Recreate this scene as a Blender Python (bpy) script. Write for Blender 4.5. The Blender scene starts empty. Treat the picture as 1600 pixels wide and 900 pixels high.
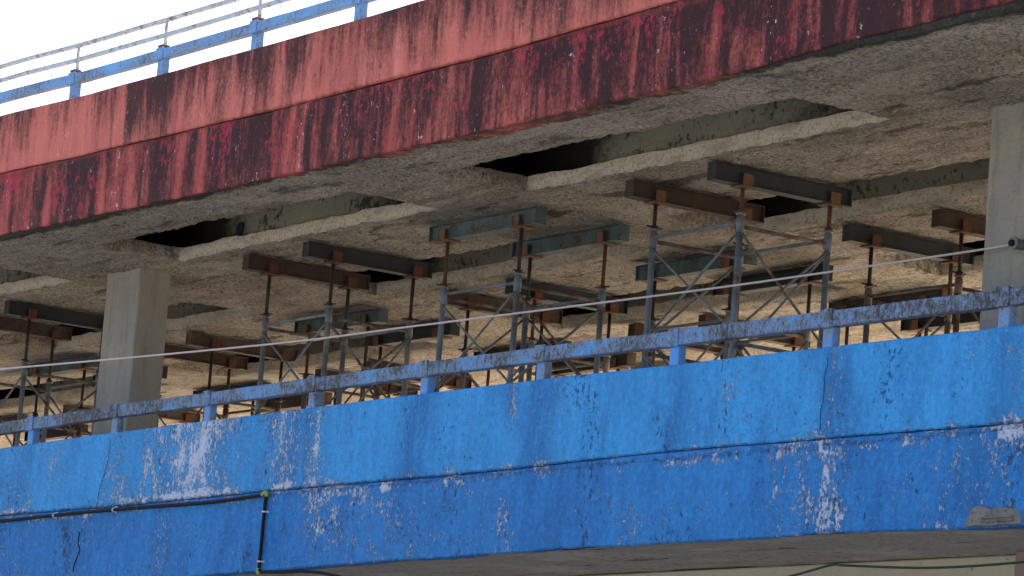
import bpy, bmesh, math, random
from mathutils import Vector, Matrix, noise as mnoise
random.seed(7)
SC = bpy.context.scene
COL = SC.collection
S = 0.62                                   # survey units -> metres

def W(X, Y, Z):
    return Vector(((X + 45) * S, (Y - 27) * S, Z * S + 1.6))

# ------------------------------------------------------------------ camera
A_, P_, R_ = math.radians(33.1236), math.radians(9.1194), math.radians(4.4792)
fw = Vector((-math.cos(A_) * math.cos(P_), math.sin(A_) * math.cos(P_), math.sin(P_)))
rt = fw.cross(Vector((0, 0, 1))).normalized()
up = rt.cross(fw)
rt, up = math.cos(R_) * rt + math.sin(R_) * up, -math.sin(R_) * rt + math.cos(R_) * up
cam = bpy.data.cameras.new('camera')
cam.sensor_width = 36.0
cam.lens = 5990.96 / 1600 * 36
cam.clip_start = 0.5
cam.clip_end = 5000
co = bpy.data.objects.new('camera', cam)
COL.objects.link(co)
M = Matrix((rt, up, -fw)).transposed().to_4x4()
M.translation = W(0, 0, 0)
co.matrix_world = M
SC.camera = co

# ------------------------------------------------------------------ light
SUN_EL, SUN_AZ = math.radians(44), math.radians(12)   # azimuth measured from +Y (behind the building) towards -X
wd = bpy.data.worlds.new('World')
SC.world = wd
wd.use_nodes = True
wn = wd.node_tree
sky = wn.nodes.new('ShaderNodeTexSky')
sky.sky_type = 'NISHITA'
sky.sun_disc = False
sky.sun_elevation = SUN_EL
sky.sun_rotation = -SUN_AZ
sky.air_density = 1.0
sky.dust_density = 4.0
sky.ozone_density = 0.6
bg = wn.nodes['Background']
bg.inputs['Strength'].default_value = 0.15
wn.links.new(sky.outputs[0], bg.inputs[0])
sl = bpy.data.lights.new('sun', 'SUN')
sl.energy = 5.0
sl.angle = math.radians(0.5)
sl.color = (1.0, 0.93, 0.82)
so = bpy.data.objects.new('sun', sl)
COL.objects.link(so)
sd = Vector((-math.sin(SUN_AZ) * math.cos(SUN_EL), math.cos(SUN_AZ) * math.cos(SUN_EL), math.sin(SUN_EL)))
so.rotation_euler = sd.to_track_quat('Z', 'Y').to_euler()
so.location = (0, 40, 60)
SC.view_settings.view_transform = 'Standard'
SC.view_settings.look = 'None'
SC.view_settings.gamma = 1
SC.view_settings.exposure = 1.5
SC.view_settings.use_curve_mapping = False
SC.render.engine = 'CYCLES'
SC.cycles.use_denoising = True
SC.cycles.max_bounces = 8
SC.cycles.diffuse_bounces = 6
SC.cycles.glossy_bounces = 3
SC.cycles.sample_clamp_indirect = 6

# ------------------------------------------------------------------ materials
class NT:
    def __init__(s, name):
        s.m = bpy.data.materials.new(name)
        s.m.use_nodes = True
        s.t = s.m.node_tree
        s.n = s.t.nodes
        s.b = s.n['Principled BSDF']
        s.b.inputs['Roughness'].default_value = 0.85
        s.b.inputs['Specular IOR Level'].default_value = 0.14
        tc = s.n.new('ShaderNodeTexCoord')
        s.co = tc.outputs['Object']

    def put(s, sock, v):
        if isinstance(v, bpy.types.NodeSocket):
            s.t.links.new(v, sock)
        elif isinstance(v, (tuple, list)) and len(v) == 3 and sock.type == 'RGBA':
            sock.default_value = (*v, 1)
        else:
            sock.default_value = v

    def random_offset(s):
        oi = s.n.new('ShaderNodeObjectInfo')
        k = s.math('MULTIPLY', oi.outputs['Random'], 37.0)
        v = s.n.new('ShaderNodeVectorMath')
        v.operation = 'ADD'
        s.put(v.inputs[0], s.co)
        s.put(v.inputs[1], k)
        s.co = v.outputs[0]
        s.rand = oi.outputs['Random']

    def vec(s, sc, off=(0, 0, 0)):
        v = s.n.new('ShaderNodeVectorMath')
        v.operation = 'MULTIPLY_ADD'
        s.put(v.inputs[0], s.co)
        v.inputs[1].default_value = sc
        v.inputs[2].default_value = off
        return v.outputs[0]

    def noise(s, sc=(1, 1, 1), detail=4, rough=0.55, dist=0.0, off=(0, 0, 0)):
        if not isinstance(sc, tuple):
            sc = (sc,) * 3
        t = s.n.new('ShaderNodeTexNoise')
        s.put(t.inputs['Vector'], s.vec(sc, off))
        t.inputs['Scale'].default_value = 1
        t.inputs['Detail'].default_value = detail
        t.inputs['Roughness'].default_value = rough
        t.inputs['Distortion'].default_value = dist
        return t.outputs[0]

    def voro(s, sc, feature='F1'):
        t = s.n.new('ShaderNodeTexVoronoi')
        t.feature = feature
        s.put(t.inputs['Vector'], s.vec(sc if isinstance(sc, tuple) else (sc,) * 3))
        t.inputs['Scale'].default_value = 1
        return t.outputs[0]

    def math(s, op, a, b=0.0, c=0.0):
        m = s.n.new('ShaderNodeMath')
        m.operation = op
        for i, v in enumerate((a, b, c)):
            s.put(m.inputs[i], v)
        return m.outputs[0]

    def step(s, v, lo, hi):
        m = s.n.new('ShaderNodeMapRange')
        m.interpolation_type = 'SMOOTHSTEP'
        s.put(m.inputs[0], v)
        s.put(m.inputs[1], lo)
        s.put(m.inputs[2], hi)
        m.inputs[3].default_value = 0
        m.inputs[4].default_value = 1
        return m.outputs[0]

    def mix(s, f, a, b, mode='MIX'):
        m = s.n.new('ShaderNodeMix')
        m.data_type = 'RGBA'
        m.blend_type = mode
        s.put(m.inputs[0], f)
        s.put(m.inputs[6], a)
        s.put(m.inputs[7], b)
        return m.outputs[2]

    def axis(s, i):
        x = s.n.new('ShaderNodeSeparateXYZ')
        s.put(x.inputs[0], s.co)
        return x.outputs[i]

    def along(s, lo, hi, stops):
        """value that changes along x (metres) by stops (x, value)"""
        m = s.n.new('ShaderNodeMapRange')
        s.put(m.inputs[0], s.axis(0))
        m.inputs[1].default_value = lo
        m.inputs[2].default_value = hi
        r = s.n.new('ShaderNodeValToRGB')
        s.t.links.new(m.outputs[0], r.inputs[0])
        e = r.color_ramp.elements
        st = sorted(stops)
        for i, (x, v) in enumerate(st):
            p = min(1, max(0, (x - lo) / (hi - lo)))
            el = e[i] if i < 2 else e.new(p)
            el.position = p
            el.color = (v, v, v, 1)
        return r.outputs[0]

    def bump(s, h, strength=0.5, dist=0.02, prev=None):
        b = s.n.new('ShaderNodeBump')
        b.inputs['Strength'].default_value = strength
        b.inputs['Distance'].default_value = dist
        s.put(b.inputs['Height'], h)
        if prev is not None:
            s.put(b.inputs['Normal'], prev)
        return b.outputs[0]

    def done(s, col, rough=None, normal=None, metal=None):
        s.put(s.b.inputs['Base Color'], col)
        if rough is not None:
            s.put(s.b.inputs['Roughness'], rough)
        if normal is not None:
            s.put(s.b.inputs['Normal'], normal)
        if metal is not None:
            s.put(s.b.inputs['Metallic'], metal)
        return s.m


def px(x):
    """station along the facade (m) of a place measured along the blue parapet"""
    T = [(0, -56.13), (60, -54.73), (180, -52.11), (300, -49.67), (440, -47.02), (495, -46.04), (800, -41.09), (1170, -36.02), (1290, -34.55), (1600, -31.2)]
    for (a, u), (b, v) in zip(T, T[1:]):
        if x <= b:
            break
    return ((u + (v - u) * (x - a) / (b - a)) + 45) * S

def rpx(x):
    T = [(0, -57.45), (100, -55.05), (200, -52.8), (300, -50.68), (400, -48.69), (500, -46.8), (600, -45.02), (800, -41.7), (1100, -37.3), (1344, -34.2), (1600, -31.4)]
    for (a, u), (b, v) in zip(T, T[1:]):
        if x <= b:
            break
    return ((u + (v - u) * (x - a) / (b - a)) + 45) * S


def mat_blue(name, base, deep, wear, stain, amount, zmid):
    t = NT(name)
    lo, hi = px(0) - .3, px(1600) + .3
    w = t.along(lo, hi, [(px(x), v) for x, v in wear])
    d = t.along(lo, hi, [(px(x), v) for x, v in stain])
    big = t.noise((.9, .9, .7), 3)
    streak = t.noise((5, 5, .9), 4, .6)
    col = t.mix(t.step(t.math('ADD', streak, t.math('MULTIPLY', big, .5)), .55, .95), base, tuple(c * 1.25 for c in base))
    col = t.mix(t.math('MULTIPLY', t.step(t.noise((2.0, 2.0, 1.0), 6, .68, off=(3, 1, 7)), .48, .7), .6), col, deep)
    dm = t.math('MULTIPLY', d, t.step(t.noise((8, 8, 1.6), 6, .7), .22, .6))
    col = t.mix(dm, col, deep)
    # stucco relief shading painted in as light and dark mottling
    g = t.noise((21, 21, 19), 4, .7)
    col = t.mix(t.math('MULTIPLY', t.step(g, .48, .66), .5), col, tuple(c * .66 for c in base))
    col = t.mix(t.math('MULTIPLY', t.step(g, .50, .34), .35), col, tuple(min(.9, c * 1.35 + .02) for c in base))
    # mildew freckles, in drifts
    dr = t.noise((1.6, 1.6, 1.1), 4, .6, off=(2, 8, 1))
    sp = t.step(t.math('ADD', t.noise((25, 25, 17), 5, .72, off=(1, 2, 3)), t.math('MULTIPLY', dr, .75)), .995, 1.05)
    col = t.mix(t.math('MULTIPLY', sp, .8), col, (.014, .028, .075))
    # flaked paint showing the pale coat below
    f = t.noise((34, 34, 25), 7, .78, .4)
    m = t.noise((6.5, 6.5, 3.6), 6, .75, off=(9, 4, 2))
    lev = t.math('MULTIPLY', w, t.math('ADD', .3, t.math('MULTIPLY', .8, t.step(m, .36, .66))))
    lev = t.math('ADD', lev, t.math('MULTIPLY', t.step(t.noise((1.1, 1.1, .8), 3, off=(5, 9, 4)), .46, .70), .34))
    z = t.axis(2)
    dist_ = t.math('ABSOLUTE', t.math('SUBTRACT', z, zmid))
    rim = t.math('MULTIPLY', t.step(dist_, .10, .03), t.step(t.noise((2.2, 2.2, 3), 5, .65, off=(12, 3, 5)), .46, .62))
    lev = t.math('ADD', lev, t.math('MULTIPLY', rim, .55))
    thr = t.math('SUBTRACT', amount, t.math('MULTIPLY', lev, .28))
    fl = t.step(f, thr, t.math('ADD', thr, .05))
    fc = t.mix(t.noise(50, 3), (.70, .69, .75), (.42, .54, .78))
    col = t.mix(t.math('MULTIPLY', fl, .85), col, fc)
    # grime along the day joint
    jn = t.step(t.math('ADD', t.math('MULTIPLY', dist_, 7.0), t.math('MULTIPLY', t.noise((13, 13, 26), 6, .78, off=(6, 6, 6)), 1.9)), 1.16, .74)
    col = t.mix(t.math('MULTIPLY', jn, .8), col, (.012, .035, .13))
    n = t.bump(t.math('ADD', t.noise(24, 5, .68), t.math('MULTIPLY', fl, -.3)), 1.0, .06)
    n = t.bump(t.noise(5, 3), .4, .05, n)
    return t.done(col, .6, n)


BLUE_UP = mat_blue('blue_paint_light', (.046, .315, .72), (.018, .13, .40),
    [(0, .45), (60, .55), (100, .2), (140, .1), (168, .45), (188, .62), (215, .25), (232, .85), (262, .72), (285, .95), (325, .85), (350, .68), (385, .5), (402, .3), (432, .9), (462, .8), (475, .35), (492, .9), (512, .3), (540, .12), (700, .08), (778, .08), (797, .62), (815, .1), (1000, .08), (1140, .35), (1185, .42), (1215, .12), (1262, .3), (1298, .6), (1340, .2), (1600, .12)],
    [(0, .15), (35, .6), (60, .2), (160, .25), (182, .35), (300, .3), (380, .4), (480, .75), (500, .3), (560, .1), (630, .25), (648, .9), (668, .85), (690, .2), (800, .1), (832, .8), (862, .55), (890, .1), (1035, .25), (1050, .85), (1075, .5), (1110, .1), (1270, .2), (1285, .75), (1310, .6), (1340, .12), (1540, .1), (1560, .6), (1600, .3)], .665, 5.03)
BLUE_LO = mat_blue('blue_paint_deep', (.031, .235, .61), (.011, .098, .35),
    [(0, .25), (120, .3), (145, .6), (170, .25), (240, .2), (300, .35), (340, .2), (400, .25), (440, .3), (500, .45), (575, .6), (610, .55), (650, .3), (700, .35), (770, .45), (800, .68), (825, .3), (880, .15), (950, .15), (1100, .25), (1120, .35), (1180, .2), (1225, .7), (1262, .6), (1290, .82), (1320, .5), (1360, .22), (1440, .25), (1490, .62), (1530, .4), (1570, .6), (1600, .4)],
    [(0, .6), (100, .5), (140, .6), (300, .35), (420, .5), (600, .3), (660, .4), (800, .3), (860, .7), (920, .5), (1000, .3), (1200, .3), (1300, .4), (1480, .45), (1600, .5)], .665, 4.995)


def mat_red(name, base, alt, dark, dstops, bias, fleck, ztop, height):
    t = NT(name)
    lo, hi = rpx(0) - .3, rpx(1600) + .3
    d = t.along(lo, hi, [(rpx(x), v) for x, v in dstops])
    v_ = t.math('DIVIDE', t.math('SUBTRACT', ztop, t.axis(2)), height)     # 0 at the top edge, 1 at the bottom
    s1 = t.noise((3.6, 3.6, .6), 6, .66, .4)
    s2 = t.noise((11, 11, 1.7), 6, .72, .5, off=(4, 2, 1))
    s3 = t.noise((1.1, 1.1, .8), 4, off=(1, 8, 3))
    h = t.noise((30, 30, 24), 5, .75)
    g = t.noise((7, 7, 5), 5, .7, off=(3, 3, 8))
    v = t.math('ADD', t.math('MULTIPLY', s1, 1.45), t.math('MULTIPLY', s2, .6))
    v = t.math('ADD', v, t.math('MULTIPLY', h, .62))
    v = t.math('ADD', v, t.math('MULTIPLY', g, .35))
    v = t.math('ADD', v, t.math('MULTIPLY', s3, .3))
    v = t.math('ADD', v, t.math('MULTIPLY', d, .5))
    v = t.math('SUBTRACT', v, t.math('MULTIPLY', v_, .34 if ztop > 9 else .10))
    col = t.mix(t.step(t.noise((2.5, 2.5, .7), 5, .65, off=(7, 7, 7)), .38, .66), base, alt)
    col = t.mix(t.math('MULTIPLY', t.step(t.noise((26, 26, 22), 5, .7, off=(2, 2, 2)), .48, .68), .45), col, tuple(c * .62 for c in base))
    lt = t.step(t.noise((9, 9, .5), 4, .6, off=(1, 1, 4)), .60, .72)
    col = t.mix(t.math('MULTIPLY', lt, .45), col, (.62, .24, .20))
    k = t.step(v, bias, bias + .52)
    col = t.mix(t.math('MULTIPLY', k, .96), col, dark)
    # crimson undercoat where the top coat has worn off, mostly below the joint
    cr = t.step(t.math('SUBTRACT', t.math('ADD', t.noise((17, 17, 11), 6, .75, off=(2, 5, 9)), t.math('MULTIPLY', t.noise((1.6, 1.6, 1.2), 4, .6, off=(9, 5, 2)), .8)), t.math('MULTIPLY', v_, .16)), .90, 1.0)
    col = t.mix(t.math('MULTIPLY', cr, fleck), col, (.34, .022, .055))
    f = t.noise((27, 27, 15), 6, .75, off=(5, 5, 5))
    pm = t.noise((2.6, 2.6, 1.1), 4, .6, off=(8, 3, 1))
    fl = t.step(t.math('ADD', f, t.math('MULTIPLY', pm, .45)), .885, .93)
    col = t.mix(t.math('MULTIPLY', fl, .85), col, (.66, .52, .56))
    if ztop < 9:                         # black drip edge
        dr = t.step(t.math('ADD', v_, t.math('MULTIPLY', t.noise((9, 9, 9), 5, .75, off=(3, 9, 9)), .16)), 1.055, 1.10)
        col = t.mix(t.math('MULTIPLY', dr, .9), col, (.02, .014, .013))
    # rusty joint line
    jn = t.step(t.math('ADD', t.math('MULTIPLY', t.math('ABSOLUTE', t.math('SUBTRACT', t.axis(2), 8.545)), 9.0), t.math('MULTIPLY', t.noise((5, 5, 9), 5, .7, off=(6, 6, 6)), 1.4)), 1.0, .62)
    col = t.mix(t.math('MULTIPLY', jn, .75), col, (.13, .025, .014))
    n = t.bump(t.noise(26, 5, .7), .7, .03)
    n = t.bump(t.noise(6, 3), .3, .04, n)
    return t.done(col, .72, n)


RED_UP = mat_red('salmon_paint_weathered', (.50, .145, .118), (.39, .105, .088), (.030, .013, .015),
    [(0, .2), (80, .1), (150, .08), (196, .12), (202, .75), (245, .85), (262, .5), (300, .6), (306, .2), (335, .6), (352, .25), (395, .6), (410, .3), (470, .5), (490, .2), (530, .4), (590, .5), (640, .25), (720, .2), (900, .4), (1060, .5)], 1.44, .2, 9.2, .65)
RED_LO = mat_red('crimson_paint_weathered', (.42, .100, .082), (.29, .050, .052), (.018, .008, .011),
    [(0, .45), (45, .3), (70, .75), (92, .35), (110, .85), (165, .75), (172, .3), (220, .4), (250, .8), (282, .85), (288, .2), (305, .3), (312, .8), (325, .3), (345, .65), (380, .8), (430, .75), (440, .4), (480, .45), (520, .7), (600, .75), (660, .6), (720, .65), (800, .6), (930, .75), (1100, .7), (1300, .75), (1600, .7)], 1.54, .75, 8.54, .65)


def mat_spray(name, c0, c1, c2, strength=1.0):
    """sprayed rough concrete soffit"""
    t = NT(name)
    n1 = t.noise(.9, 5, .62)
    n2 = t.noise((.8, 4, 3), 6, .68, .5, off=(3, 3, 3))
    n3 = t.noise((13, 15, 14), 5, .7, .6)
    n4 = t.noise((34, 38, 34), 4, .72)
    col = t.mix(t.step(n1, .32, .66), c0, c1)
    col = t.mix(t.math('MULTIPLY', t.step(n2, .48, .70), .85), col, c2)
    col = t.mix(t.math('MULTIPLY', t.step(t.noise((.7, 1.8, 1), 5, .65, .4, off=(8, 1, 6)), .54, .68), .7), col, tuple(min(.6, c * 1.35) for c in c0))
    col = t.mix(t.math('MULTIPLY', t.step(n3, .50, .36), .7), col, tuple(c * .42 for c in c1))  # pit shade of the rough relief painted in as dark speckle
    col = t.mix(t.math('MULTIPLY', t.step(n4, .53, .62), .85), col, tuple(c * .26 for c in c1))
    col = t.mix(t.math('MULTIPLY', t.step(n4, .46, .36), .7), col, tuple(min(.75, c * 1.5) for c in c0))
    pa = t.step(t.noise((.45, .9, 1), 5, .6, .8, off=(21, 4, 3)), .50, .60)
    col = t.mix(t.math('MULTIPLY', pa, .38), col, tuple(c * .72 for c in c2))
    pb = t.step(t.noise((.55, 1.3, 1), 6, .7, 1.0, off=(4, 17, 3)), .54, .64)
    col = t.mix(t.math('MULTIPLY', pb, .4), col, tuple(min(.7, c * 1.3) for c in c0))
    # dark seepage stains with torn edges
    st = t.step(t.noise((.7, 3.2, 1), 7, .7, .6, off=(11, 2, 5)), .56, .64)
    col = t.mix(t.math('MULTIPLY', st, .75), col, (.06, .045, .038))
    n = t.bump(n3, 1.0 * strength, .09)
    n = t.bump(n4, 1.0 * strength, .035, n)
    return t, col, n

t, col, n = mat_spray('sprayed_concrete', (.45, .424, .382), (.335, .31, .272), (.22, .186, .152))
# mould along the outer drip edge
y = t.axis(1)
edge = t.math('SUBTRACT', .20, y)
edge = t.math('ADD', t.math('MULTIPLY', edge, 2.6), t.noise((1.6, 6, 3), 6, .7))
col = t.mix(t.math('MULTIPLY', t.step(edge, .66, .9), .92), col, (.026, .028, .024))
SPRAY = t.done(col, .95, n)

t = NT('coffer_lip_plaster')
c = t.mix(t.noise(5, 5, .65), (.52, .49, .415), (.37, .345, .285))
c = t.mix(t.math('MULTIPLY', t.step(t.noise(30, 5, .72), .50, .62), .6), c, (.15, .13, .10))
c = t.mix(t.math('MULTIPLY', t.step(t.noise((2.2, 2.2, 9), 5, .7), .48, .68), .5), c, (.17, .15, .12))
LIP = t.done(c, .95, t.bump(t.noise(22, 5, .7), .9, .05))

t = NT('coffer_formed_concrete')
c = t.mix(t.noise((3, 3, 5), 5, .65), (.21, .215, .17), (.12, .125, .10))
c = t.mix(t.math('MULTIPLY', t.step(t.math('ADD', t.noise((16, 16, 13), 6, .75), t.math('MULTIPLY', t.noise((1.5, 1.5, 4), 4), .5)), .80, .88), .9), c, (.022, .022, .018))
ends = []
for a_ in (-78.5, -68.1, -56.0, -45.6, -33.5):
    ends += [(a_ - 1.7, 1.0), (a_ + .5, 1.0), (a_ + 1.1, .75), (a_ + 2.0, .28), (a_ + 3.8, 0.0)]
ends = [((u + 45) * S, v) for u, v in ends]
void_shade = t.along(ends[0][0] - .5, ends[-1][0] + .5, ends)  # shade of each void's left end painted into the wall colour
void_shade = t.step(t.math('ADD', void_shade, t.math('MULTIPLY', t.math('SUBTRACT', t.noise((3.5, 3.5, 6), 6, .7), .5), .9)), .12, .75)
c = t.mix(t.math('MULTIPLY', void_shade, .97), c, (.0035, .0035, .003))
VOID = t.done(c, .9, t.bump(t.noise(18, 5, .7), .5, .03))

t = NT('column_concrete')
c = t.mix(t.noise((1.5, 1.5, .8), 5, .6), (.175, .174, .166), (.245, .241, .222))
c = t.mix(t.math('MULTIPLY', t.step(t.noise((7, 7, .7), 6, .7, .3), .46, .68), .55), c, (.115, .115, .11))
c = t.mix(t.math('MULTIPLY', t.step(t.noise((1.7, 1.7, 2.2), 6, .7, off=(2, 9, 4)), .52, .70), .6), c, (.30, .265, .20))
bl = t.step(t.noise((2.2, 2.2, .8), 6, .7, off=(4, 6, 2)), .53, .70)
c = t.mix(t.math('MULTIPLY', bl, .6), c, (.15, .19, .25))
c = t.mix(t.math('MULTIPLY', t.step(t.noise((28, 28, 22), 5, .75), .56, .68), .55), c, (.13, .125, .12))
fz = t.math('FRACT', t.math('DIVIDE', t.axis(2), .61))
seam = t.step(t.math('ADD', t.math('ABSOLUTE', t.math('SUBTRACT', fz, .5)), t.math('MULTIPLY', t.noise(9, 4), .02)), .02, .008)
c = t.mix(t.math('MULTIPLY', seam, .45), c, (.15, .145, .135))
COLUMN = t.done(c, .92, t.bump(t.noise(22, 5, .7), .6, .025))

t = NT('soffit_brown_concrete')
c = t.mix(t.noise((1.2, 3, 2), 6, .65), (.42, .375, .335), (.29, .25, .22))
c = t.mix(t.step(t.noise((.8, 6, 2), 6, .7), .60, .68), c, (.05, .032, .025))
c = t.mix(t.math('MULTIPLY', t.step(t.noise(24, 5, .75), .50, .62), .6), c, (.12, .10, .085))
c = t.mix(t.math('MULTIPLY', t.step(t.noise((1, 2.5, 2), 6, .7, off=(9, 9, 1)), .5, .62), .5), c, (.50, .455, .41))
SOFFIT = t.done(c, .95, t.bump(t.noise(26, 5, .7), .5, .02))

t = NT('pale_beam_plaster')
c = t.mix(t.noise((1.5, 1.5, 3), 5, .65), (.42, .40, .33), (.30, .29, .24))
c = t.mix(t.step(t.noise((18, 18, 30), 5, .7), .64, .70), c, (.09, .08, .07))
PALE = t.done(c, .95, t.bump(t.noise(22, 4), .3, .02))

t = NT('deck_concrete')
c = t.mix(t.noise(.8, 5, .6), (.70, .60, .46), (.60, .51, .39))
DECK = t.done(c, .9, t.bump(t.noise(20, 4), .3, .01))

t = NT('mauve_plaster')
MAUVE = t.done(t.mix(t.noise(4, 4), (.24, .185, .19), (.18, .14, .145)), .9)


def mat_metal(name, paint, paint2, rust, rustness, rough=.6):
    t = NT(name)
    t.random_offset()
    c = t.mix(t.step(t.noise((5, 5, 3), 4), .35, .65), paint, paint2)
    c = t.mix(t.math('MULTIPLY', t.step(t.noise(28, 4, .7), .5, .7), .35), c, tuple(x * .45 for x in paint))
    r = t.step(t.math('ADD', t.noise(7, 6, .72), t.math('MULTIPLY', t.noise(45, 3), .2)), 1.0 - rustness, 1.12 - rustness)
    rc = t.mix(t.noise(18, 4), rust, tuple(x * .45 for x in rust))
    c = t.mix(r, c, rc)
    return t.done(c, rough, t.bump(t.noise(55, 4), .3, .006))

TUBE = mat_metal('scaffold_tube_steel', (.175, .185, .195), (.10, .115, .135), (.12, .065, .04), .34, .5)
TUBE_BLUE = mat_metal('scaffold_tube_blue_cast', (.135, .165, .205), (.075, .095, .125), (.12, .065, .04), .36, .5)
TUBE_DULL = mat_metal('scaffold_tube_brown_cast', (.15, .14, .13), (.09, .085, .08), (.10, .05, .03), .45, .6)
JACK = mat_metal('screw_jack_steel', (.028, .025, .025), (.018, .018, .019), (.05, .024, .016), .40, .6)
JACK_RUST = mat_metal('rusty_screw_jack', (.075, .036, .024), (.05, .028, .02), (.10, .048, .028), .5, .8)
HEAD = mat_metal('rusty_head_plate', (.125, .066, .044), (.08, .045, .033), (.15, .085, .056), .5, .85)
HEAD_DARK = mat_metal('dark_rusty_head_plate', (.075, .034, .024), (.05, .026, .02), (.10, .045, .03), .5, .85)
B_RUST = mat_metal('rust_brown_beam', (.048, .037, .032), (.034, .03, .028), (.062, .034, .025), .45, .75)
B_DARK = mat_metal('blue_black_beam', (.017, .023, .029), (.026, .031, .035), (.05, .024, .018), .32, .65)
B_TEAL = mat_metal('teal_painted_beam', (.055, .095, .105), (.04, .062, .07), (.07, .04, .028), .40, .65)
B_GREY = mat_metal('grey_brown_beam', (.062, .054, .046), (.042, .04, .037), (.07, .036, .024), .42, .75)


def mat_rail(name, blue, grime, amount, gcol):
    t = NT(name)
    s = t.noise((24, 24, 15), 6, .76, .4)
    f = t.noise(60, 4, .7)
    b = t.noise((1.3, 1.3, 1.3), 4)
    v = t.math('ADD', t.math('MULTIPLY', s, .7), t.math('MULTIPLY', f, .35))
    v = t.math('ADD', v, t.math('MULTIPLY', b, .5))
    c = t.mix(t.noise((3, 3, 3), 4), blue, tuple(x * 1.35 for x in blue))
    c = t.mix(t.math('MULTIPLY', t.step(v, amount, amount + .16), .9), c, gcol)
    c = t.mix(t.math('MULTIPLY', t.step(v, amount + .13, amount + .24), .85), c, grime)
    p = t.step(t.noise((30, 30, 14), 6, .78, off=(6, 1, 2)), .57, .66)
    c = t.mix(t.math('MULTIPLY', p, .5), c, (.28, .29, .31))
    return t.done(c, .6, t.bump(f, .4, .008))

RAIL = mat_rail('blue_rail_weathered', (.045, .21, .50), (.022, .022, .024), .622, (.115, .126, .148))
POST = mat_rail('blue_post_paint', (.035, .19, .52), (.04, .045, .06), .68, (.16, .19, .24))
RAIL_UP = mat_rail('pale_blue_rail', (.09, .25, .52), (.04, .045, .06), .68, (.14, .19, .29))
THIN = mat_metal('galvanised_handrail', (.40, .43, .48), (.33, .36, .42), (.24, .18, .14), .38, .6)

def plain(name, c, rough=.6, bump=0):
    t = NT(name)
    return t.done(t.mix(t.noise(30, 4, .7), c, tuple(x * .72 for x in c)), rough)
BLACKPIPE = plain('black_plastic_pipe', (.008, .009, .012), .75)
CLIP = plain('pipe_clip_plastic', (.55, .55, .53), .5)
ELBOW = plain('yellow_green_tape', (.24, .27, .07), .7)
ROPE = plain('pale_cable', (.46, .41, .42), .8)
GREENC = plain('green_wire_sleeve', (.012, .05, .030), .5)
t = NT('bare_grey_mortar')
c = t.mix(t.noise(9, 6, .7), (.10, .098, .095), (.20, .195, .19))
PATCH = t.done(t.mix(t.step(t.noise(26, 5, .75), .54, .64), c, (.06, .055, .05)), .95, t.bump(t.noise(30, 5), .7, .02))
CRACK = plain('open_crack', (.012, .016, .03), .95)
PORC = plain('grey_anchor_ring', (.16, .16, .17), .5)
LIME = plain('lime_deposit', (.55, .56, .58), .95)

# ------------------------------------------------------------------ mesh helpers
def finish(name, bm, mats, parent=None, smooth=False, loc=None):
    bmesh.ops.recalc_face_normals(bm, faces=bm.faces)
    me = bpy.data.meshes.new(name)
    bm.to_mesh(me)
    bm.free()
    for m in (mats if isinstance(mats, (list, tuple)) else [mats]):
        me.materials.append(m)
    if smooth:
        for p in me.polygons:
            p.use_smooth = True
    o = bpy.data.objects.new(name, me)
    COL.objects.link(o)
    if parent is not None:
        o.parent = parent
    if loc is not None:
        o.location = loc
    return o

def empty(name, loc, label=None, cat=None, group=None):
    o = bpy.data.objects.new(name, None)
    COL.objects.link(o)
    o.location = loc
    o.empty_display_size = .2
    tag(o, label, cat, group)
    return o

def tag(o, label=None, cat=None, group=None, kind=None):
    for k, v in (('label', label), ('category', cat), ('group', group), ('kind', kind)):
        if v:
            o[k] = v
    return o

def box(bm, lo, hi, bevel=0.0, mi=0):
    lo, hi = Vector(lo), Vector(hi)
    r = bmesh.ops.create_cube(bm, size=1)
    vs = r['verts']
    for v in vs:
        v.co = Vector(((lo[i] + hi[i]) / 2 + v.co[i] * (hi[i] - lo[i]) for i in range(3)))
    fs = {f for v in vs for f in v.link_faces}
    for f in fs:
        f.material_index = mi
    if bevel:
        es = list({e for f in fs for e in f.edges})
        bmesh.ops.bevel(bm, geom=es, offset=bevel, segments=1, affect='EDGES')
    return vs

def tube(bm, a, b, r, seg=10, r2=None, caps=True):
    a, b = Vector(a), Vector(b)
    d = b - a
    q = d.to_track_quat('Z', 'Y').to_matrix()
    r2 = r if r2 is None else r2
    ra = [bm.verts.new(a + q @ Vector((math.cos(2 * math.pi * i / seg) * r, math.sin(2 * math.pi * i / seg) * r, 0))) for i in range(seg)]
    rb = [bm.verts.new(b + q @ Vector((math.cos(2 * math.pi * i / seg) * r2, math.sin(2 * math.pi * i / seg) * r2, 0))) for i in range(seg)]
    for i in range(seg):
        f = bm.faces.new((ra[i], ra[(i + 1) % seg], rb[(i + 1) % seg], rb[i]))
        f.smooth = True
    if caps:
        bm.faces.new(ra[::-1])
        bm.faces.new(rb)

def path_tube(bm, pts, r, seg=8):
    pts = [Vector(p) for p in pts]
    rings = []
    ref = Vector((0, 1, .3)).normalized()
    for i, p in enumerate(pts):
        d = (pts[min(i + 1, len(pts) - 1)] - pts[max(i - 1, 0)]).normalized()
        s = d.cross(ref).normalized()
        u = s.cross(d)
        rings.append([bm.verts.new(p + (s * math.cos(2 * math.pi * k / seg) + u * math.sin(2 * math.pi * k / seg)) * r) for k in range(seg)])
    for A, B in zip(rings, rings[1:]):
        for k in range(seg):
            bm.faces.new((A[k], A[(k + 1) % seg], B[(k + 1) % seg], B[k])).smooth = True
    bm.faces.new(rings[0][::-1])
    bm.faces.new(rings[-1])

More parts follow.
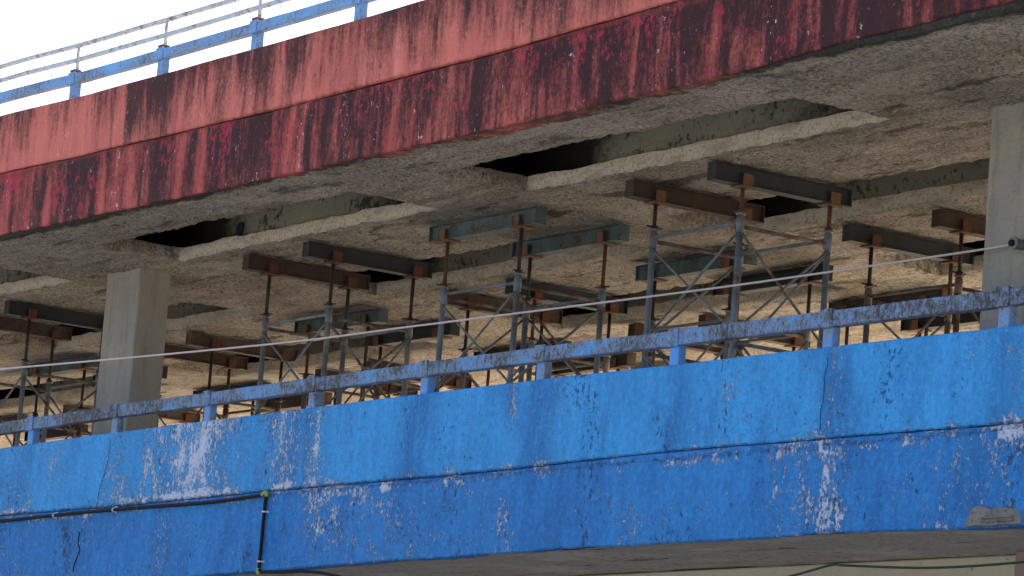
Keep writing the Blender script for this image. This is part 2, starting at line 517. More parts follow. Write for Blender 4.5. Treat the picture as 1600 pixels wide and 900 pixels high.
def catmull(pts, n=10):
    P = [Vector(p) for p in pts]
    P = [P[0] * 2 - P[1]] + P + [P[-1] * 2 - P[-2]]
    out = []
    for i in range(1, len(P) - 2):
        for k in range(n):
            t = k / n
            out.append(.5 * ((2 * P[i]) + (P[i + 1] - P[i - 1]) * t + (2 * P[i - 1] - 5 * P[i] + 4 * P[i + 1] - P[i + 2]) * t * t + (-P[i - 1] + 3 * P[i] - 3 * P[i + 1] + P[i + 2]) * t ** 3))
    out.append(P[-2])
    return out

def interp(tab, x):
    if x <= tab[0][0]:
        return tab[0][1]
    for (a, u), (b, v) in zip(tab, tab[1:]):
        if x <= b:
            k = (x - a) / (b - a)
            k = k * k * (3 - 2 * k)
            return u + (v - u) * k
    return tab[-1][1]

# ------------------------------------------------------------------ ground
bm = bmesh.new()
box(bm, (-1500, -1500, -.5), (1500, 1500, 0))
g = NT('ground_sandy_paving')
c = g.mix(g.noise(.15, 6, .6), (.55, .53, .49), (.46, .44, .41))
ground = finish('ground', bm, g.done(g.mix(g.math('MULTIPLY', g.noise(6, 5), .4), c, (.2, .18, .15)), .95))
tag(ground, kind='structure')
bm = bmesh.new()
box(bm, (-300, -34, -.2), (300, -25, .004))
r_ = NT('road_asphalt')
tag(finish('road', bm, r_.done(r_.mix(r_.noise(3, 6, .7), (.05, .05, .05), (.075, .072, .07)), .9, r_.bump(r_.noise(60, 3), .3, .01))), kind='structure')
bm = bmesh.new()
box(bm, (-300, -25, -.2), (300, -23, .13), .02)
tag(finish('pavement', bm, DECK), kind='structure')

# raised sandy ground added behind, unseen, to bounce sunlight onto the ceiling
bm = bmesh.new()
box(bm, (-120, (42.12 - 27) * S, -.5), (90, 160, 5.60 * S + 1.5))
ht = NT('bounce_sand')
tag(finish('bounce_terrain', bm, ht.done(ht.mix(ht.noise(.4, 6, .65), (.74, .60, .43), (.66, .53, .37)), .95)), kind='structure')
# ------------------------------------------------------------------ car park building
X0, X1 = -118.0, -8.0                     # ends of the block, survey units
Y1 = 41.8                                 # open rear edge, unseen; set close so sun brightens the ceiling
garage = empty('parking_garage', W((X0 + X1) / 2, (27 + Y1) / 2, -1.6 / S),
               'weathered concrete parking garage with red upper parapet, blue lower parapet and rough coffered ceiling', 'building')
GL = garage.location.copy()

def part(name, bm, mats, smooth=False):
    """mesh given in world metres, parented to the building"""
    o = finish(name, bm, mats, garage, smooth)
    o.matrix_parent_inverse = Matrix.Translation(-GL)
    return o

REDTOP = [(-57.4, 12.31), (-53.9, 12.25), (-50.8, 12.235), (-46, 12.225), (-44, 12.24), (-30, 12.24)]
REDMID = [(-57.1, 11.29), (-53.7, 11.24), (-50.6, 11.21), (-47.7, 11.18), (-45, 11.185), (-42.4, 11.19), (-40, 11.24), (-38, 11.28), (-30, 11.3)]
REDBOT = [(-56.9, 10.225), (-53.5, 10.2), (-49.4, 10.175), (-44.9, 10.15), (-41, 10.14), (-37.7, 10.16), (-34.4, 10.24), (-32, 10.285), (-29, 10.29)]
BLUETOP = [(-56.1, 6.645), (-52.3, 6.67), (-43, 6.675), (-40.6, 6.67), (-37.5, 6.645), (-31.2, 6.61)]
BLUEMID = [(-55.9, 5.53), (-51.9, 5.51), (-47.3, 5.53), (-42.6, 5.52), (-37, 5.57), (-34.6, 5.55), (-31.1, 5.53)]
BLUEBOT = [(-53, 4.30), (-47.4, 4.39), (-43.3, 4.43), (-39.8, 4.45), (-36.8, 4.45), (-34.3, 4.45), (-31, 4.41)]

def panel(name, topf, botf, yf, th, mat, rag_t, rag_b, chamf=.012):
    """long cast panel: front face at yf (m), thickness th, edges a little uneven"""
    bm = bmesh.new()
    prev = None
    X = X0
    while X <= X1 + 1e-6:
        near = -60 < X < -28
        x = (X + 45) * S
        jt = (mnoise.noise(Vector((x * 1.1, 3.1, yf))) + .6 * mnoise.noise(Vector((x * 6, 1, 2)))) * rag_t
        jb = (mnoise.noise(Vector((x * 1.3, 7.7, yf))) + .8 * mnoise.noise(Vector((x * 7, 5, 2))) + .2 * mnoise.noise(Vector((x * 15, 5, 8)))) * rag_b
        zt = topf(X) * S + 1.6 + jt
        zb = botf(X) * S + 1.6 + jb
        jy = mnoise.noise(Vector((x * .7, 9, zt))) * .006
        prof = [(yf + jy + chamf, zt), (yf + jy, zt - chamf), (yf + jy, zb + chamf), (yf + jy + chamf, zb), (yf + th, zb + .02), (yf + th, zt)]
        ring = [bm.verts.new((x, y, z)) for y, z in prof]
        if prev:
            for i in range(6):
                bm.faces.new((prev[i], prev[(i + 1) % 6], ring[(i + 1) % 6], ring[i]))
        else:
            bm.faces.new(ring)
        prev = ring
        X += .1 if near else 1.0
    bm.faces.new(prev[::-1])
    return part(name, bm, mat)

o = panel('upper_parapet', lambda X: interp(REDTOP, X), lambda X: interp(REDMID, X) + .016, .0, .20, RED_UP, .003, .005)
tag(o, 'salmon red parapet streaked with black mould')
o = panel('edge_beam', lambda X: interp(REDMID, X) - .012, lambda X: interp(REDBOT, X), -.012, .24, RED_LO, .006, .010)
tag(o, 'dark crimson edge beam with flaking paint and black streaks')
o = panel('lower_parapet', lambda X: interp(BLUETOP, X), lambda X: interp(BLUEMID, X) + .012, .0, .20, BLUE_UP, .004, .005)
tag(o, 'light blue parapet with flaked white patches')
o = panel('edge_beam', lambda X: interp(BLUEMID, X) - .010, lambda X: interp(BLUEBOT, X), -.010, .24, BLUE_LO, .006, .008)
tag(o, 'deep blue edge beam with chipped paint')
# filler behind the two shadow grooves
for nm, tab, m in (('groove_strip', REDMID, RED_LO), ('groove_strip', BLUEMID, BLUE_LO)):
    bm = bmesh.new()
    box(bm, W(X0, 27, tab[0][1] - .3) + Vector((0, .05, 0)), W(X1, 27, tab[0][1] + .3) + Vector((0, .17, 0)))
    part(nm, bm, m)

# ---- coffered ceiling under the red deck
ZC = 10.172
coffX, coffY = [], []
for k in range(-2, 2):
    for a, b in ((-56.0, -47.9), (-45.6, -37.3)):
        a2, b2 = a + 22.5 * k, b + 22.5 * k
        if a2 > X0 + 1 and b2 < X1 - 1:
            coffX.append((a2, b2))
for k in range(3):
    coffY.append((28.3 + 3.9 * k, 29.86 + 3.9 * k))

def ceil_noise(p, amp=1.0):
    n = mnoise.noise(p * 1.7) * .016 + mnoise.noise(p * 6) * .012 + mnoise.noise(p * 13) * .018
    n2 = mnoise.noise(p * 5 + Vector((9, 9, 9))) * .008 + mnoise.noise(p * 15 + Vector((3, 9, 9))) * .006
    return Vector((n2, n2, n * amp))

def cuts(lo, hi, marks, fine_lo, fine_hi, fine, coarse):
    pts = sorted({lo, hi, *[m for ab in marks for m in ab if lo < m < hi]})
    out = [pts[0]]
    for a, b in zip(pts, pts[1:]):
        st = fine if (b > fine_lo and a < fine_hi) else coarse
        n = max(1, round((b - a) / st))
        out += [a + (b - a) * i / n for i in range(1, n + 1)]
    return out

xs = cuts(X0, X1, coffX, -62, -29, .065, .9)
ys = cuts(27.03, Y1, coffY, 27, 33.8, .065, .5)
bm = bmesh.new()
grid = {}
def gv(i, j):
    if (i, j) not in grid:
        p = W(xs[i], ys[j], ZC)
        if xs[i] > -64:
            p = p + ceil_noise(p)
        grid[i, j] = bm.verts.new(p)
    return grid[i, j]
def in_coff(x, y):
    return any(a < x < b for a, b in coffX) and any(a < y < b for a, b in coffY)
for i in range(len(xs) - 1):
    for j in range(len(ys) - 1):
        if not in_coff((xs[i] + xs[i + 1]) / 2, (ys[j] + ys[j + 1]) / 2):
            bm.faces.new((gv(i, j), gv(i, j + 1), gv(i + 1, j + 1), gv(i + 1, j)))
bm.edges.ensure_lookup_table()
# turn down the coffer lips and the outer edge
ymin, ymax = W(0, ys[0], 0).y, W(0, ys[-1], 0).y
lip_edges = [e for e in bm.edges if e.is_boundary]
LIPH = .21 * S
ups = {}
def upv(v):
    if v not in ups:
        p = v.co.copy()
        q = Vector((p.x, p.y, W(0, 0, ZC).z + LIPH))
        q += Vector((mnoise.noise(p * 5) * .008, mnoise.noise(p * 4 + Vector((5, 0, 0))) * .008, mnoise.noise(p * 6) * .014 + mnoise.noise(p * 2.1) * .012))
        ups[v] = bm.verts.new(q)
    return ups[v]
for e in lip_edges:
    a, b = e.verts
    f = bm.faces.new((a, b, upv(b), upv(a)))
    # far and near long lips are lighter trowelled plaster, the short ends stay rough
    if abs(a.co.x - b.co.x) > abs(a.co.y - b.co.y) and abs(a.co.y - ymin) > .05:
        f.material_index = 1
part('coffered_ceiling', bm, [SPRAY, LIP], smooth=True)

# ---- hollow boxes above the coffers (inside faces of the formed voids)
def hollow(bm, poly, z0, z1, hole):
    n = len(poly)
    lo_ = [bm.verts.new((x, y, z0)) for x, y in poly]
    hi_ = [bm.verts.new((x, y, z1)) for x, y in poly]
    for i in range(n):
        j = (i + 1) % n
        bm.faces.new((lo_[i], lo_[j], hi_[j], hi_[i]))
    bm.faces.new(hi_)
bm = bmesh.new()
for i_, (a, b) in enumerate(coffX):
    for c_, d in coffY:
        lo, hi = W(a - 1.6, c_ - .25, ZC), W(b + .25, d + .10, ZC + 1.0)
        lo.z += LIPH - .012
        m = W(a + 1.35, d + 1.75, 0)
        bend = []
        for k in range(13):              # the inner wall bends away towards the left end
            q = k / 12
            e = W(a + 3.1 - 4.4 * q, d + .10 + .55 * q ** 2, 0)
            bend.append((e.x, e.y))
        hollow(bm, [(lo.x, lo.y), (hi.x, lo.y), (hi.x, hi.y)] + bend + [(lo.x, m.y)], lo.z, hi.z, None)
        # top of the thin lower flange, seen only from inside the void
        h0, h1 = W(a, c_, 0), W(b, d, 0)
        zf = lo.z
        for x0_, x1_, y0_, y1_ in ((lo.x, h0.x - .012, lo.y, m.y), (h1.x + .012, hi.x, lo.y, hi.y), (h0.x - .012, W(a + 2.6, 0, 0).x, h1.y + .012, m.y)):
            bm.faces.new([bm.verts.new(p) for p in ((x0_, y0_, zf), (x1_, y0_, zf), (x1_, y1_, zf), (x0_, y1_, zf))])
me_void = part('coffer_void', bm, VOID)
# dark mouth of a drain pipe in the slanted inner wall of the left front void
bm = bmesh.new()
pc = W(-54.2, 29.985, ZC + .37)
nd = Vector((0, -1, 0))
tube(bm, pc - nd * .02, pc + nd * .006, .07, 18)
part('drain_hole', bm, CRACK)

# ---- slabs
bm = bmesh.new()
box(bm, W(X0, 27.4, ZC + 1.05), W(X1, Y1, 11.26))
part('roof_deck', bm, DECK)
bm = bmesh.new()
box(bm, W(X0, 27.04, ZC + .25) + Vector((0, .01, 0)), W(X1, 27.35, 11.1))
part('slab_edge', bm, SPRAY)
bm = bmesh.new()
box(bm, W(X0, 27.38, 4.47), W(X1, Y1, 5.60))
part('floor_slab', bm, [DECK])
# soffit of the lower slab
bm = bmesh.new()
sx = cuts(X0, X1, [], -56, -28, .2, 1.5)
sy = cuts(27.03, Y1, [], 27, 29.6, .2, 2)
G = [[bm.verts.new(W(x, yy, 4.455) + ceil_noise(W(x, yy, 0)) * .5) for yy in sy] for x in sx]
for i in range(len(sx) - 1):
    for j in range(len(sy) - 1):
        bm.faces.new((G[i][j], G[i][j + 1], G[i + 1][j + 1], G[i + 1][j]))
part('lower_soffit', bm, SOFFIT, smooth=True)
# downstand beam of the lower storey and the wall behind it
bm = bmesh.new()
box(bm, W(X0, 29.2, 2.9), W(X1, 29.8, 4.44), .01)
part('downstand_beam', bm, PALE)
bm = bmesh.new()
box(bm, W(X0, 36, -2.58), W(X1, 36.3, 4.43))
part('ground_floor_wall', bm, PALE)

def column(x0, x1, y0, y1, zb, zt, mat, name='column'):
    bm = bmesh.new()
    box(bm, W(x0, y0, zb), W(x1, y1, zt), .012)
    bmesh.ops.subdivide_edges(bm, edges=[e for e in bm.edges if abs(e.verts[0].co.z - e.verts[1].co.z) > 1], cuts=24, use_grid_fill=True)
    for v in bm.verts:
        v.co += Vector((mnoise.noise(v.co * 3), mnoise.noise(v.co * 3 + Vector((7, 0, 0))), 0)) * .010
        v.co += Vector((mnoise.noise(v.co * 14), mnoise.noise(v.co * 14 + Vector((7, 0, 0))), 0)) * .005
    return part(name, bm, mat)

for k in (-2, -1, 0, 1):
    for yy in (0, 11.1):
        xl = -35.77 + 22.5 * k
        y0 = 30.2
        if k == -1:
            xl, y0 = -58.5, 29.85
        cc = column(xl, xl + 1.2, y0 + yy, y0 + yy + (.60 if k == -1 else .82), 5.6, ZC + .04, COLUMN)
        column(xl, xl + 1.2, y0 + yy, y0 + yy + .82, -2.58, 4.47, COLUMN, 'lower_column')
column(-33.42, -32.3, 28.95, 29.15, -2.58, 4.45, MAUVE, 'pilaster')

# mortar patch low on the right of the blue edge beam
bm = bmesh.new()
pts = []
for (u, v) in [(-32.0, 4.43), (-31.9, 4.59), (-31.77, 4.645), (-31.52, 4.59), (-31.37, 4.615), (-31.16, 4.59), (-31.09, 4.50), (-31.06, 4.43)]:
    pts.append(W(u, 27, v))
front = [bm.verts.new((p.x, -.034, p.z)) for p in pts]
back = [bm.verts.new((p.x + (.012 if i > 3 else -.012), -.004, p.z + (.012 if 0 < i < 7 else 0))) for i, p in enumerate(pts)]
bm.faces.new(front)
for i in range(len(pts)):
    j = (i + 1) % len(pts)
    bm.faces.new((front[i], front[j], back[j], back[i]))
bmesh.ops.triangulate(bm, faces=[f for f in bm.faces if len(f.verts) > 4])
bmesh.ops.subdivide_edges(bm, edges=list(bm.edges), cuts=7, use_grid_fill=True)
bmesh.ops.triangulate(bm, faces=list(bm.faces))
for v in bm.verts:
    if v.co.y < -.01:
        v.co += Vector((mnoise.noise(v.co * 16) * .012, mnoise.noise(v.co * 9 + Vector((3, 0, 0))) * .03, mnoise.noise(v.co * 18) * .012))
for zz in (4.462, 4.50):
    box(bm, (W(-31.68, 0, 0).x, -.058, W(0, 0, zz).z), (W(-31.14, 0, 0).x, -.03, W(0, 0, zz + .014).z), .003)
part('mortar_patch', bm, PATCH)

# open cracks in the blue paint
def crack(pts, r, name='crack'):
    bm = bmesh.new()
    P = []
    for q in catmull([W(u, 27, v) for u, v in pts], 8):
        k = mnoise.noise(q * 7) * .02 + mnoise.noise(q * 25) * .012
        P.append(Vector((q.x + k, q.y, q.z)))
    path_tube(bm, P, r, 5)
    return bm
bm = crack([(-52.98, 5.16), (-53.0, 5.0), (-52.95, 4.85), (-53.04, 4.7), (-53.1, 4.55)], .007)
for v in bm.verts:
    v.co.y -= .012
part('crack', bm, CRACK)
bm = crack([(-52.3, 6.55), (-52.32, 6.2), (-52.5, 5.8), (-52.55, 5.55)], .0022)
part('crack', bm, CRACK)
bm = crack([(-34.62, 6.5), (-34.66, 6.1), (-34.68, 5.6)], .0022)
part('crack', bm, CRACK)

# rear balustrade of both decks, unseen, on the edge placed for the light
bm = bmesh.new()
box(bm, W(X0, Y1, 4.47), W(X1, Y1 + .3, 5.62))
part('rear_kerb', bm, DECK)
bm = bmesh.new()
box(bm, W(X0, Y1, ZC), W(X1, Y1 + .3, 12.2))
part('rear_parapet', bm, RED_UP)

# ------------------------------------------------------------------ railings
def railing(root, posts, ztop, zrail_lo, zrail_hi, mat_r, mat_p, cap=False):
    base = root.location.copy()
    def fin(nm, bm, m):
        o = finish(nm, bm, m, root)
        o.matrix_parent_inverse = Matrix.Translation(-base)
        return o
    for X in posts:
        p = W(X, 27, ztop(X))
        bm = bmesh.new()
        zt = W(0, 0, ztop(X)).z + (zrail_hi) * S + .014
        box(bm, (p.x - .056, .012, p.z - .02), (p.x + .056, .088, zt - .004), .006)
        po = fin('post', bm, mat_p)
        bm = bmesh.new()
        box(bm, (p.x - .066, -.014, p.z + zrail_lo * S - .010), (p.x + .066, .006, zt), .004)
        finish('collar', bm, mat_r, po)
    bm = bmesh.new()
    prev = None
    X = posts[0]
    while X < posts[-1] + .01:
        x = (X + 45) * S
        j = mnoise.noise(Vector((x * 1.3, 2, 2))) * .006
        z0 = (ztop(X) + zrail_lo) * S + 1.6 + j
        z1 = (ztop(X) + zrail_hi) * S + 1.6 + j
        c = .006
        prof = [(0, z0 + c), (0, z1 - c), (c, z1), (.08 - c, z1), (.08, z1 - c), (.08, z0 + c), (.08 - c, z0), (c, z0)]
        ring = [bm.verts.new((x, y_, z_)) for y_, z_ in prof]
        if prev:
            for i in range(8):
                bm.faces.new((prev[i], prev[(i + 1) % 8], ring[(i + 1) % 8], ring[i]))
        else:
            bm.faces.new(ring)
        prev = ring
        X += .25
    bm.faces.new(prev[::-1])
    fin('rail', bm, mat_r)
    return fin

lo_posts = [-55.03, -52.18, -49.27, -46.26, -43.31, -40.52, -37.61, -34.6, -31.52, -28.6, -25.6]
lo_posts = [-55.03 - 2.95 * k for k in range(12, 0, -1)] + lo_posts
lo_posts = [p - .08 for p in lo_posts]
rail_lo = empty('railing', W(-43, 27.1, 6.67), 'lower blue railing with grime streaked rail and square posts on the blue parapet', 'railing')
railing(rail_lo, lo_posts, lambda X: interp(BLUETOP, X), .235, .425, RAIL, POST)

up_posts = [-54.71 - 2.95 * k for k in range(12, 0, -1)] + [-54.71, -51.74, -48.82, -45.87, -42.92, -39.97, -37.02, -34.07, -31.1]
up_posts = [p - .12 for p in up_posts]
rail_up = empty('railing', W(-50, 27.1, 12.25), 'upper pale blue railing on the red parapet with two thin metal handrails above it', 'railing')
fin = railing(rail_up, up_posts, lambda X: interp(REDTOP, X), .25, .41, RAIL_UP, RAIL_UP)
for X in up_posts:
    zt = interp(REDTOP, X)
    p = W(X, 27, zt + .44)
    bm = bmesh.new()
    tube(bm, (p.x, .05, p.z - .02), (p.x, .05, W(0, 0, zt + .905).z), .020, 8)
    fin('stanchion', bm, THIN)
    bm = bmesh.new()
    box(bm, (p.x - .062, .0, p.z + .001), (p.x + .04, .085, p.z + .030), .008)
    fin('cap', bm, HEAD)
for dz in (.655, .895):
    bm = bmesh.new()
    xa, xb = up_posts[0], up_posts[-1]
    pts = [W(xa + (xb - xa) * i / 60, 27, interp(REDTOP, xa + (xb - xa) * i / 60) + dz) + Vector((0, .05, mnoise.noise(Vector((i * .7, dz, 0))) * .006)) for i in range(61)]
    path_tube(bm, pts, .026, 8)
    fin('handrail', bm, THIN)

# ------------------------------------------------------------------ shoring towers
BH = .155                                  # beam depth, m
BW = .13
ZCEIL = W(0, 0, ZC).z
ZFLOOR = W(0, 0, 5.60).z

def beam_mesh(L):
    bm = bmesh.new()
    w, h, t = BW, BH, .010
    box(bm, (-w / 2, 0, h - t), (w / 2, L, h), .002)
    box(bm, (-w / 2, 0, 0), (w / 2, L, t), .002)
    box(bm, (-.030, .004, t - .001), (.030, L - .004, h - t + .001))
    for yy in (.002, L - .012):
        box(bm, (-w / 2 + .004, yy, t - .001), (-.028, yy + .008, h - t + .001))
        box(bm, (.028, yy, t - .001), (w / 2 - .004, yy + .008, h - t + .001))
    return bm

def tower(xc, yc, ztop, beams, mt, along_y, label, jackm=JACK, headm=HEAD, dz=0.0):
    """four-legged tower (survey units); beams: list of (centre offset, start, end) used for head heights"""
    base = W(xc, yc, 5.60)
    root = empty('shoring_tower', base, label, 'shoring tower', 'shoring towers propping the damaged ceiling')
    hx, hy = 1.01 * S, .76 * S
    H = (ztop * S + 1.6) - base.z
    zb = ZCEIL - .022 - BH - base.z         # underside of the beams
    lean = random.uniform(-.012, .012)
    for sx_ in (-1, 1):
        for sy_ in (-1, 1):
            x, y_ = sx_ * hx, sy_ * hy
            h = H + random.uniform(-.012, .012)
            bm = bmesh.new()
            box(bm, (x - .07, y_ - .07, 0), (x + .07, y_ + .07, .008))
            tube(bm, (x + lean * .5, y_, .008), (x, y_, h), .0275, 12)
            tube(bm, (x, y_, h - .155), (x, y_, h - .02), .036, 12)
            tube(bm, (x, y_, h - .004), (x, y_, h + .012), .044, 12)
            # brace lugs
            for zz in (h - .22, h - 1.0):
                box(bm, (x - .045 if sx_ > 0 else x + .012, y_ - .008, zz), (x - .012 if sx_ > 0 else x + .045, y_ + .008, zz + .05))
            finish('leg', bm, mt, root)
            bm = bmesh.new()
            tube(bm, (x, y_, h + .008), (x, y_, zb - .012), .019, 10)
            tube(bm, (x, y_, h + .012), (x, y_, h + .042), .034, 8)
            a = random.uniform(0, math.pi)
            d = Vector((math.cos(a), math.sin(a), 0)) * .085
            tube(bm, Vector((x, y_, h + .03)) - d, Vector((x, y_, h + .03)) + d, .008, 6)
            jk = finish('screw_jack', bm, JACK_RUST if random.random() < .16 else jackm, root)
            bm = bmesh.new()
            if along_y:
                box(bm, (x - .085, y_ - .075, zb - .013), (x + .085, y_ + .075, zb - .002), .002)
                for s_ in (-1, 1):
                    xx = x + s_ * (BW / 2 + .008)
                    box(bm, (xx - .005, y_ - .052, zb - .004), (xx + .005, y_ + .052, zb + .098), .002)
            else:
                box(bm, (x - .105, y_ - .085, zb - .013), (x + .105, y_ + .085, zb - .002), .002)
                for s_ in (-1, 1):
                    yy = y_ + s_ * (BW / 2 + .008)
                    box(bm, (x - .052, yy - .005, zb - .004), (x + .052, yy + .005, zb + .098), .002)
                box(bm, (x - .052, y_ - BW / 2 - .02, zb + .0), (x - .042, y_ - BW / 2 - .004, zb + .098))
            finish('fork_head', bm, headm, jk)
    zl = (H - .07, H - 1.06)
    for k, z in enumerate(zl):
        for s_ in (-1, 1):
            bm = bmesh.new()
            tube(bm, (-hx + .02, s_ * hy, z), (hx - .02, s_ * hy, z), .016, 8)
            finish('ledger', bm, mt, root)
            bm = bmesh.new()
            z2 = z - .035
            tube(bm, (s_ * hx, -hy + .02, z2), (s_ * hx, hy - .02, z2), .017, 8)
            finish('ledger', bm, TUBE_DULL if k == 0 or s_ < 0 else mt, root)
    tiers = [(H - .17, H - 1.0), (H - 1.12, max(.08, H - 1.93))]
    for za, zb_ in tiers:
        for s_ in (-1, 1):
            o1 = s_ * (hy + .024)
            for q in ((0, 1) if s_ < 0 else (random.randint(0, 1),)):
                bm = bmesh.new()
                e = .012 * (1 if q else -1)
                tube(bm, (-hx * (1 if q else -1), o1 + e, za), (hx * (1 if q else -1), o1 + e, zb_), .0112, 7)
                finish('brace', bm, TUBE if q else mt, root)
            o2 = s_ * (hx + .024)
            for q in ((0, 1) if s_ > 0 else (random.randint(0, 1),)):
                bm = bmesh.new()
                e = .012 * (1 if q else -1)
                tube(bm, (o2 + e, -hy * (1 if q else -1), za), (o2 + e, hy * (1 if q else -1), zb_), .0125, 7)
                finish('brace', bm, TUBE_DULL if q else TUBE, root)
    # the two beams on its heads: things of their own
    for (off, a, b, m, blabel) in beams:
        L = (b - a) * S
        bm = beam_mesh(L)
        bo = finish('girder', bm, m)
        z = base.z + zb
        if along_y:
            bo.location = (base.x + off * S, (a - 27) * S, z)
            bo.rotation_euler = (0, 0, random.uniform(-.01, .01))
        else:
            bo.location = ((a + 45) * S, base.y + off * S, z)
            bo.rotation_euler = (0, 0, -math.pi / 2 + random.uniform(-.008, .008))
        tag(bo, blabel, 'girder', 'steel beams carried on the shoring towers')
    return root

YC = [31.35, 35.25, 39.15]
def YT(xc, row, ztop, m1, m2, lab, l1, l2, mt=TUBE, **kw):
    y = YC[row]
    o = 3.9 * row
    tower(xc, y, ztop, [(-1.01, 30.13 + o + random.uniform(-.05, .05), 32.45 + o, m1, l1), (1.01, 30.08 + o + random.uniform(-.05, .05), 32.4 + o, m2, l2)], mt, True, lab, **kw)
def XT(xc, row, ztop, m1, m2, lab, l1, l2, mt=TUBE, **kw):
    y = YC[row]
    tower(xc, y, ztop, [(-.76, xc - 1.42, xc + 1.5, m1, l1), (.76, xc - 1.40, xc + 1.45, m2, l2)], mt, False, lab, **kw)

# front row
YT(-42.35, 0, 9.50, B_RUST, B_DARK,
   'nearest and largest shoring tower, blue-grey tubes under two dark beams right of centre',
   'grey-brown steel beam on the nearest tower, left of and lower than the blue-black one',
   'blue-black steel beam with rust red ends, the highest and nearest beam in view', mt=TUBE_BLUE)
XT(-47.75, 0, 9.17, B_TEAL, B_TEAL,
   'front row shoring tower under two teal beams that run along the facade',
   'teal painted steel beam along the facade on two orange heads, left of the pair',
   'teal painted steel beam along the facade left of the front tubes of the nearest tower', mt=TUBE_BLUE)
YT(-53.15, 0, 9.15, B_RUST, B_DARK,
   'front grey tube shoring tower carrying a brown and a dark beam right of left column',
   'rust brown steel beam right of the left column, left one of the front pair',
   'dark blue-black steel beam right of the left column, crossing above its rust brown neighbour', headm=HEAD_DARK)
YT(-63.9, 0, 9.05, B_GREY, B_DARK,
   'front row shoring tower left of the left concrete column, cut by the left picture edge',
   'brown steel beam at the left picture edge, lower of the pair beside the left column',
   'dark steel beam with orange rusty head running in behind the left column from the left', headm=HEAD_DARK)
# second row
YT(-42.35, 1, 9.25, B_DARK, B_RUST,
   'second row shoring tower just left of the right concrete column',
   'dark steel beam ending at a black ceiling opening, left of the right column',
   'rusty brown steel beam whose far end goes behind the right column', headm=HEAD_DARK, mt=TUBE_DULL)
XT(-47.75, 1, 9.2, B_TEAL, B_DARK,
   'second row shoring tower seen through the frame of the nearest tower',
   'grey-teal steel beam along the facade seen between the two front tubes of the nearest tower',
   'dark steel beam along the facade crossing behind the right tubes of the nearest tower')
YT(-53.15, 1, 9.15, B_GREY, B_DARK,
   'second row shoring tower seen beneath the teal beams behind the middle tower',
   'grey-brown steel beam with a red rusty head seen behind the legs of the middle tower',
   'dark steel beam behind the right leg of the middle tower, below the farther teal beam', headm=HEAD_DARK)
XT(-58.4, 1, 9.1, B_TEAL, B_DARK,
   'second row shoring tower seen through the grey front tower right of the left column',
   'pale grey-teal steel beam above the top ledger of the tower right of left column',
   'dark steel beam along the facade seen behind the grey legs right of the left column', mt=TUBE_DULL)
YT(-64.0, 1, 9.1, B_RUST, B_GREY,
   'second row shoring tower directly to the right of the left column, low behind the rail',
   'brown steel beam emerging from behind the left column on its right, lower of two',
   'brown steel beam just right of the left column, the upper and longer of two', headm=HEAD_DARK, mt=TUBE_DULL)
XT(-69.2, 1, 9.05, B_TEAL, B_DARK,
   'second row shoring tower between the left picture edge and the left column',
   'grey-teal steel beam along the facade far left, behind the tower at the picture edge',
   'black steel beam along the facade running in behind the left side of the left column', mt=TUBE_DULL)
# third row
XT(-47.75, 2, 9.1, B_GREY, B_DARK,
   'third row shoring tower low behind the rail, between the nearest tower and the right column',
   'short looking grey steel beam above the rail left of the right column, nearer of two',
   'dark steel beam just above the parapet left of the right column, farther of two', mt=TUBE_DULL)
YT(-53.15, 2, 9.05, B_RUST, B_RUST,
   'third row shoring tower low inside the frame of the nearest tower',
   'rusty steel beam low between the tubes of the nearest tower, left of two',
   'rusty steel beam low between the tubes of the nearest tower, right of two', headm=HEAD_DARK, mt=TUBE_DULL)
XT(-58.4, 2, 9.0, B_RUST, B_GREY,
   'third row shoring tower low behind the middle tower, just above the blue rail',
   'brown steel beam along the facade low behind the middle tower, nearer of two',
   'brown steel beam along the facade low behind the middle tower, farther of two', mt=TUBE_DULL)
YT(-63.9, 2, 9.0, B_RUST, B_RUST,
   'third row shoring tower low behind the grey front tower, above the blue rail',
   'rust brown steel beam low behind the grey legs right of left column, left of two',
   'rust brown steel beam low behind the grey legs right of left column, right of two', headm=HEAD_DARK, mt=TUBE_DULL)
XT(-69.2, 2, 9.0, B_DARK, B_GREY,
   'third row shoring tower low behind the rail, right of the left column',
   'black steel beam low above the rail just right of the left column',
   'brown steel beam low above the rail right of the left column, farthest of the group', mt=TUBE_DULL)
YT(-74.8, 2, 9.0, B_GREY, B_GREY,
   'third row shoring tower mostly hidden behind the left column',
   'grey-brown steel beam low and half hidden by the left side of the left column',
   'grey-brown steel beam low and half hidden by the right side of the left column', headm=HEAD_DARK, mt=TUBE_DULL)
XT(-80.1, 2, 9.0, B_GREY, B_DARK,
   'farthest shoring tower at the left picture edge, low above the blue rail',
   'grey-brown steel beam low at the left picture edge, just above the blue rail',
   'dark steel beam low at the left picture edge, the farthest of all', mt=TUBE_DULL)

# ------------------------------------------------------------------ pipe, cables, anchor
pipe = empty('conduit', W(-50, 26.95, 5.5), 'black plastic conduit along the blue parapet turning down at a yellow-green joint', 'conduit')
PB = pipe.location.copy()
def pp(nm, bm, m):
    o = finish(nm, bm, m, pipe)
    o.matrix_parent_inverse = Matrix.Translation(-PB)
    return o
def on(u, v, dy=-.034):
    q = W(u, 27, v)
    return Vector((q.x, dy, q.z))
bm = bmesh.new()
path_tube(bm, catmull([on(-72, 5.40), on(-62, 5.42), on(-55.85, 5.43), on(-54.5, 5.44), on(-52.54, 5.455), on(-50.5, 5.445), on(-48.93, 5.435), on(-47.63, 5.465), on(-47.3, 5.487)], 8), .016, 8)
pp('pipe', bm, BLACKPIPE)
bm = bmesh.new()
path_tube(bm, catmull([on(-47.25, 5.44), on(-47.26, 5.23), on(-47.265, 4.78), on(-47.27, 4.36)], 6), .016, 8)
pp('pipe', bm, BLACKPIPE)
bm = bmesh.new()
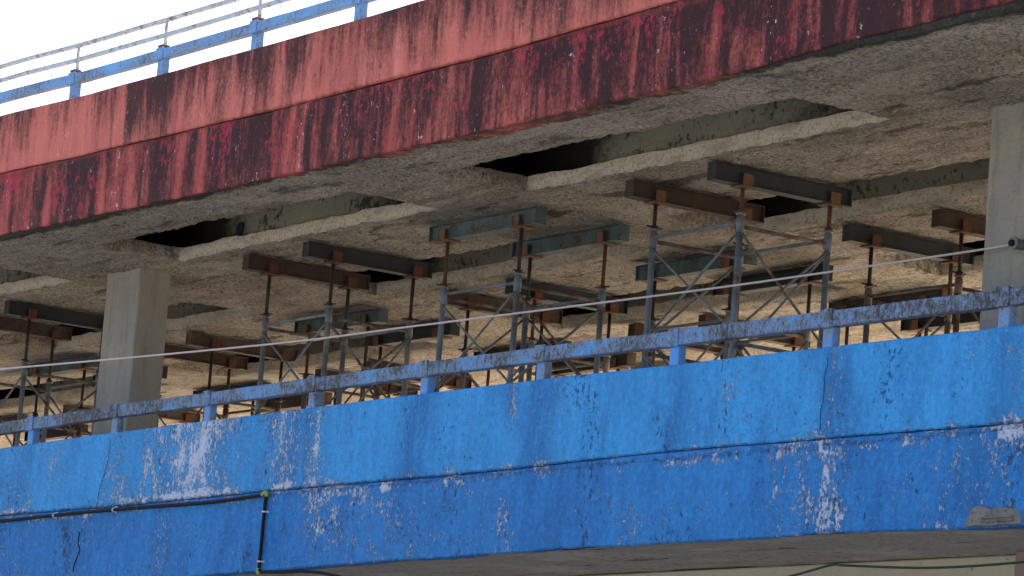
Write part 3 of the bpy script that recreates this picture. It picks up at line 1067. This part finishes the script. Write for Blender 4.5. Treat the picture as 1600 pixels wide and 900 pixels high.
path_tube(bm, catmull([on(-47.27, 4.37), on(-46.6, 4.35), on(-46.0, 4.345), on(-45.3, 4.28), on(-44.6, 4.12), on(-44.3, 3.6), on(-44.3, 2)], 6), .014, 8)
pp('pipe', bm, BLACKPIPE)
for c_ in ([on(-47.36, 5.48), on(-47.29, 5.50), on(-47.235, 5.495), on(-47.22, 5.44)], [on(-47.275, 4.43), on(-47.28, 4.37), on(-47.22, 4.35)]):
    bm = bmesh.new()
    path_tube(bm, catmull(c_, 5), .020, 10)
    pp('elbow_joint', bm, ELBOW)
for (u, v, vert) in ((-53.83, 5.447, 0), (-51.85, 5.452, 0), (-47.26, 5.23, 1), (-47.267, 4.52, 1), (-58, 5.43, 0)):
    bm = bmesh.new()
    q = on(u, v)
    if vert:
        tube(bm, q - Vector((0, 0, .007)), q + Vector((0, 0, .007)), .024, 10)
        box(bm, (q.x - .04, -.02, q.z - .008), (q.x + .04, -.008, q.z + .008))
    else:
        tube(bm, q - Vector((.007, 0, 0)), q + Vector((.007, 0, 0)), .024, 10)
        box(bm, (q.x - .008, -.02, q.z - .03), (q.x + .008, .004, q.z + .035))
    pp('clip', bm, CLIP)

# pale cable strung across the opening to a ring on the right column
bm = bmesh.new()
path_tube(bm, catmull([W(-75, 27.0, 8.9), W(-68, 26.0, 8.28), W(-62, 26.1, 7.98), W(-55.58, 26.6, 7.84), W(-48.61, 27.55, 7.835), W(-45.54, 28.04, 7.915), W(-43.11, 28.47, 7.99), W(-40, 29.08, 8.105), W(-37.9, 29.53, 8.215), W(-35.67, 30.05, 8.355), W(-35.07, 30.15, 8.39)], 8), .0092, 8)
tag(finish('cable', bm, ROPE), 'pale thin cable strung across the open storey to the ring on the right column', 'cable')
ring = empty('cable_anchor', W(-35.03, 30.2, 8.375), 'round grey anchor ring with a white stain on the right concrete column', 'anchor')
bm = bmesh.new()
tube(bm, (0, -.09, 0), (0, .02, 0), .040, 16)
tube(bm, (0, -.105, 0), (0, -.085, 0), .052, 16)
finish('disc', bm, PORC, ring)
bm = bmesh.new()
tube(bm, (0, -.125, 0), (0, -.10, 0), .026, 14)
finish('bolt', bm, BLACKPIPE, ring)

bm = bmesh.new()
path_tube(bm, catmull([W(-40, 27.6, 3.7), W(-37, 27.6, 3.95), W(-35.83, 27.6, 4.07), W(-35.1, 27.6, 4.175), W(-34.8, 27.6, 4.165), W(-33.89, 27.6, 4.115), W(-32.99, 27.6, 4.09), W(-31.7, 27.6, 4.11), W(-29, 27.6, 4.2), W(-26, 27.6, 4.4)], 6), .009, 6)
tag(finish('wire', bm, GREENC), 'dark green wire hanging below the blue edge beam at the lower right', 'wire')
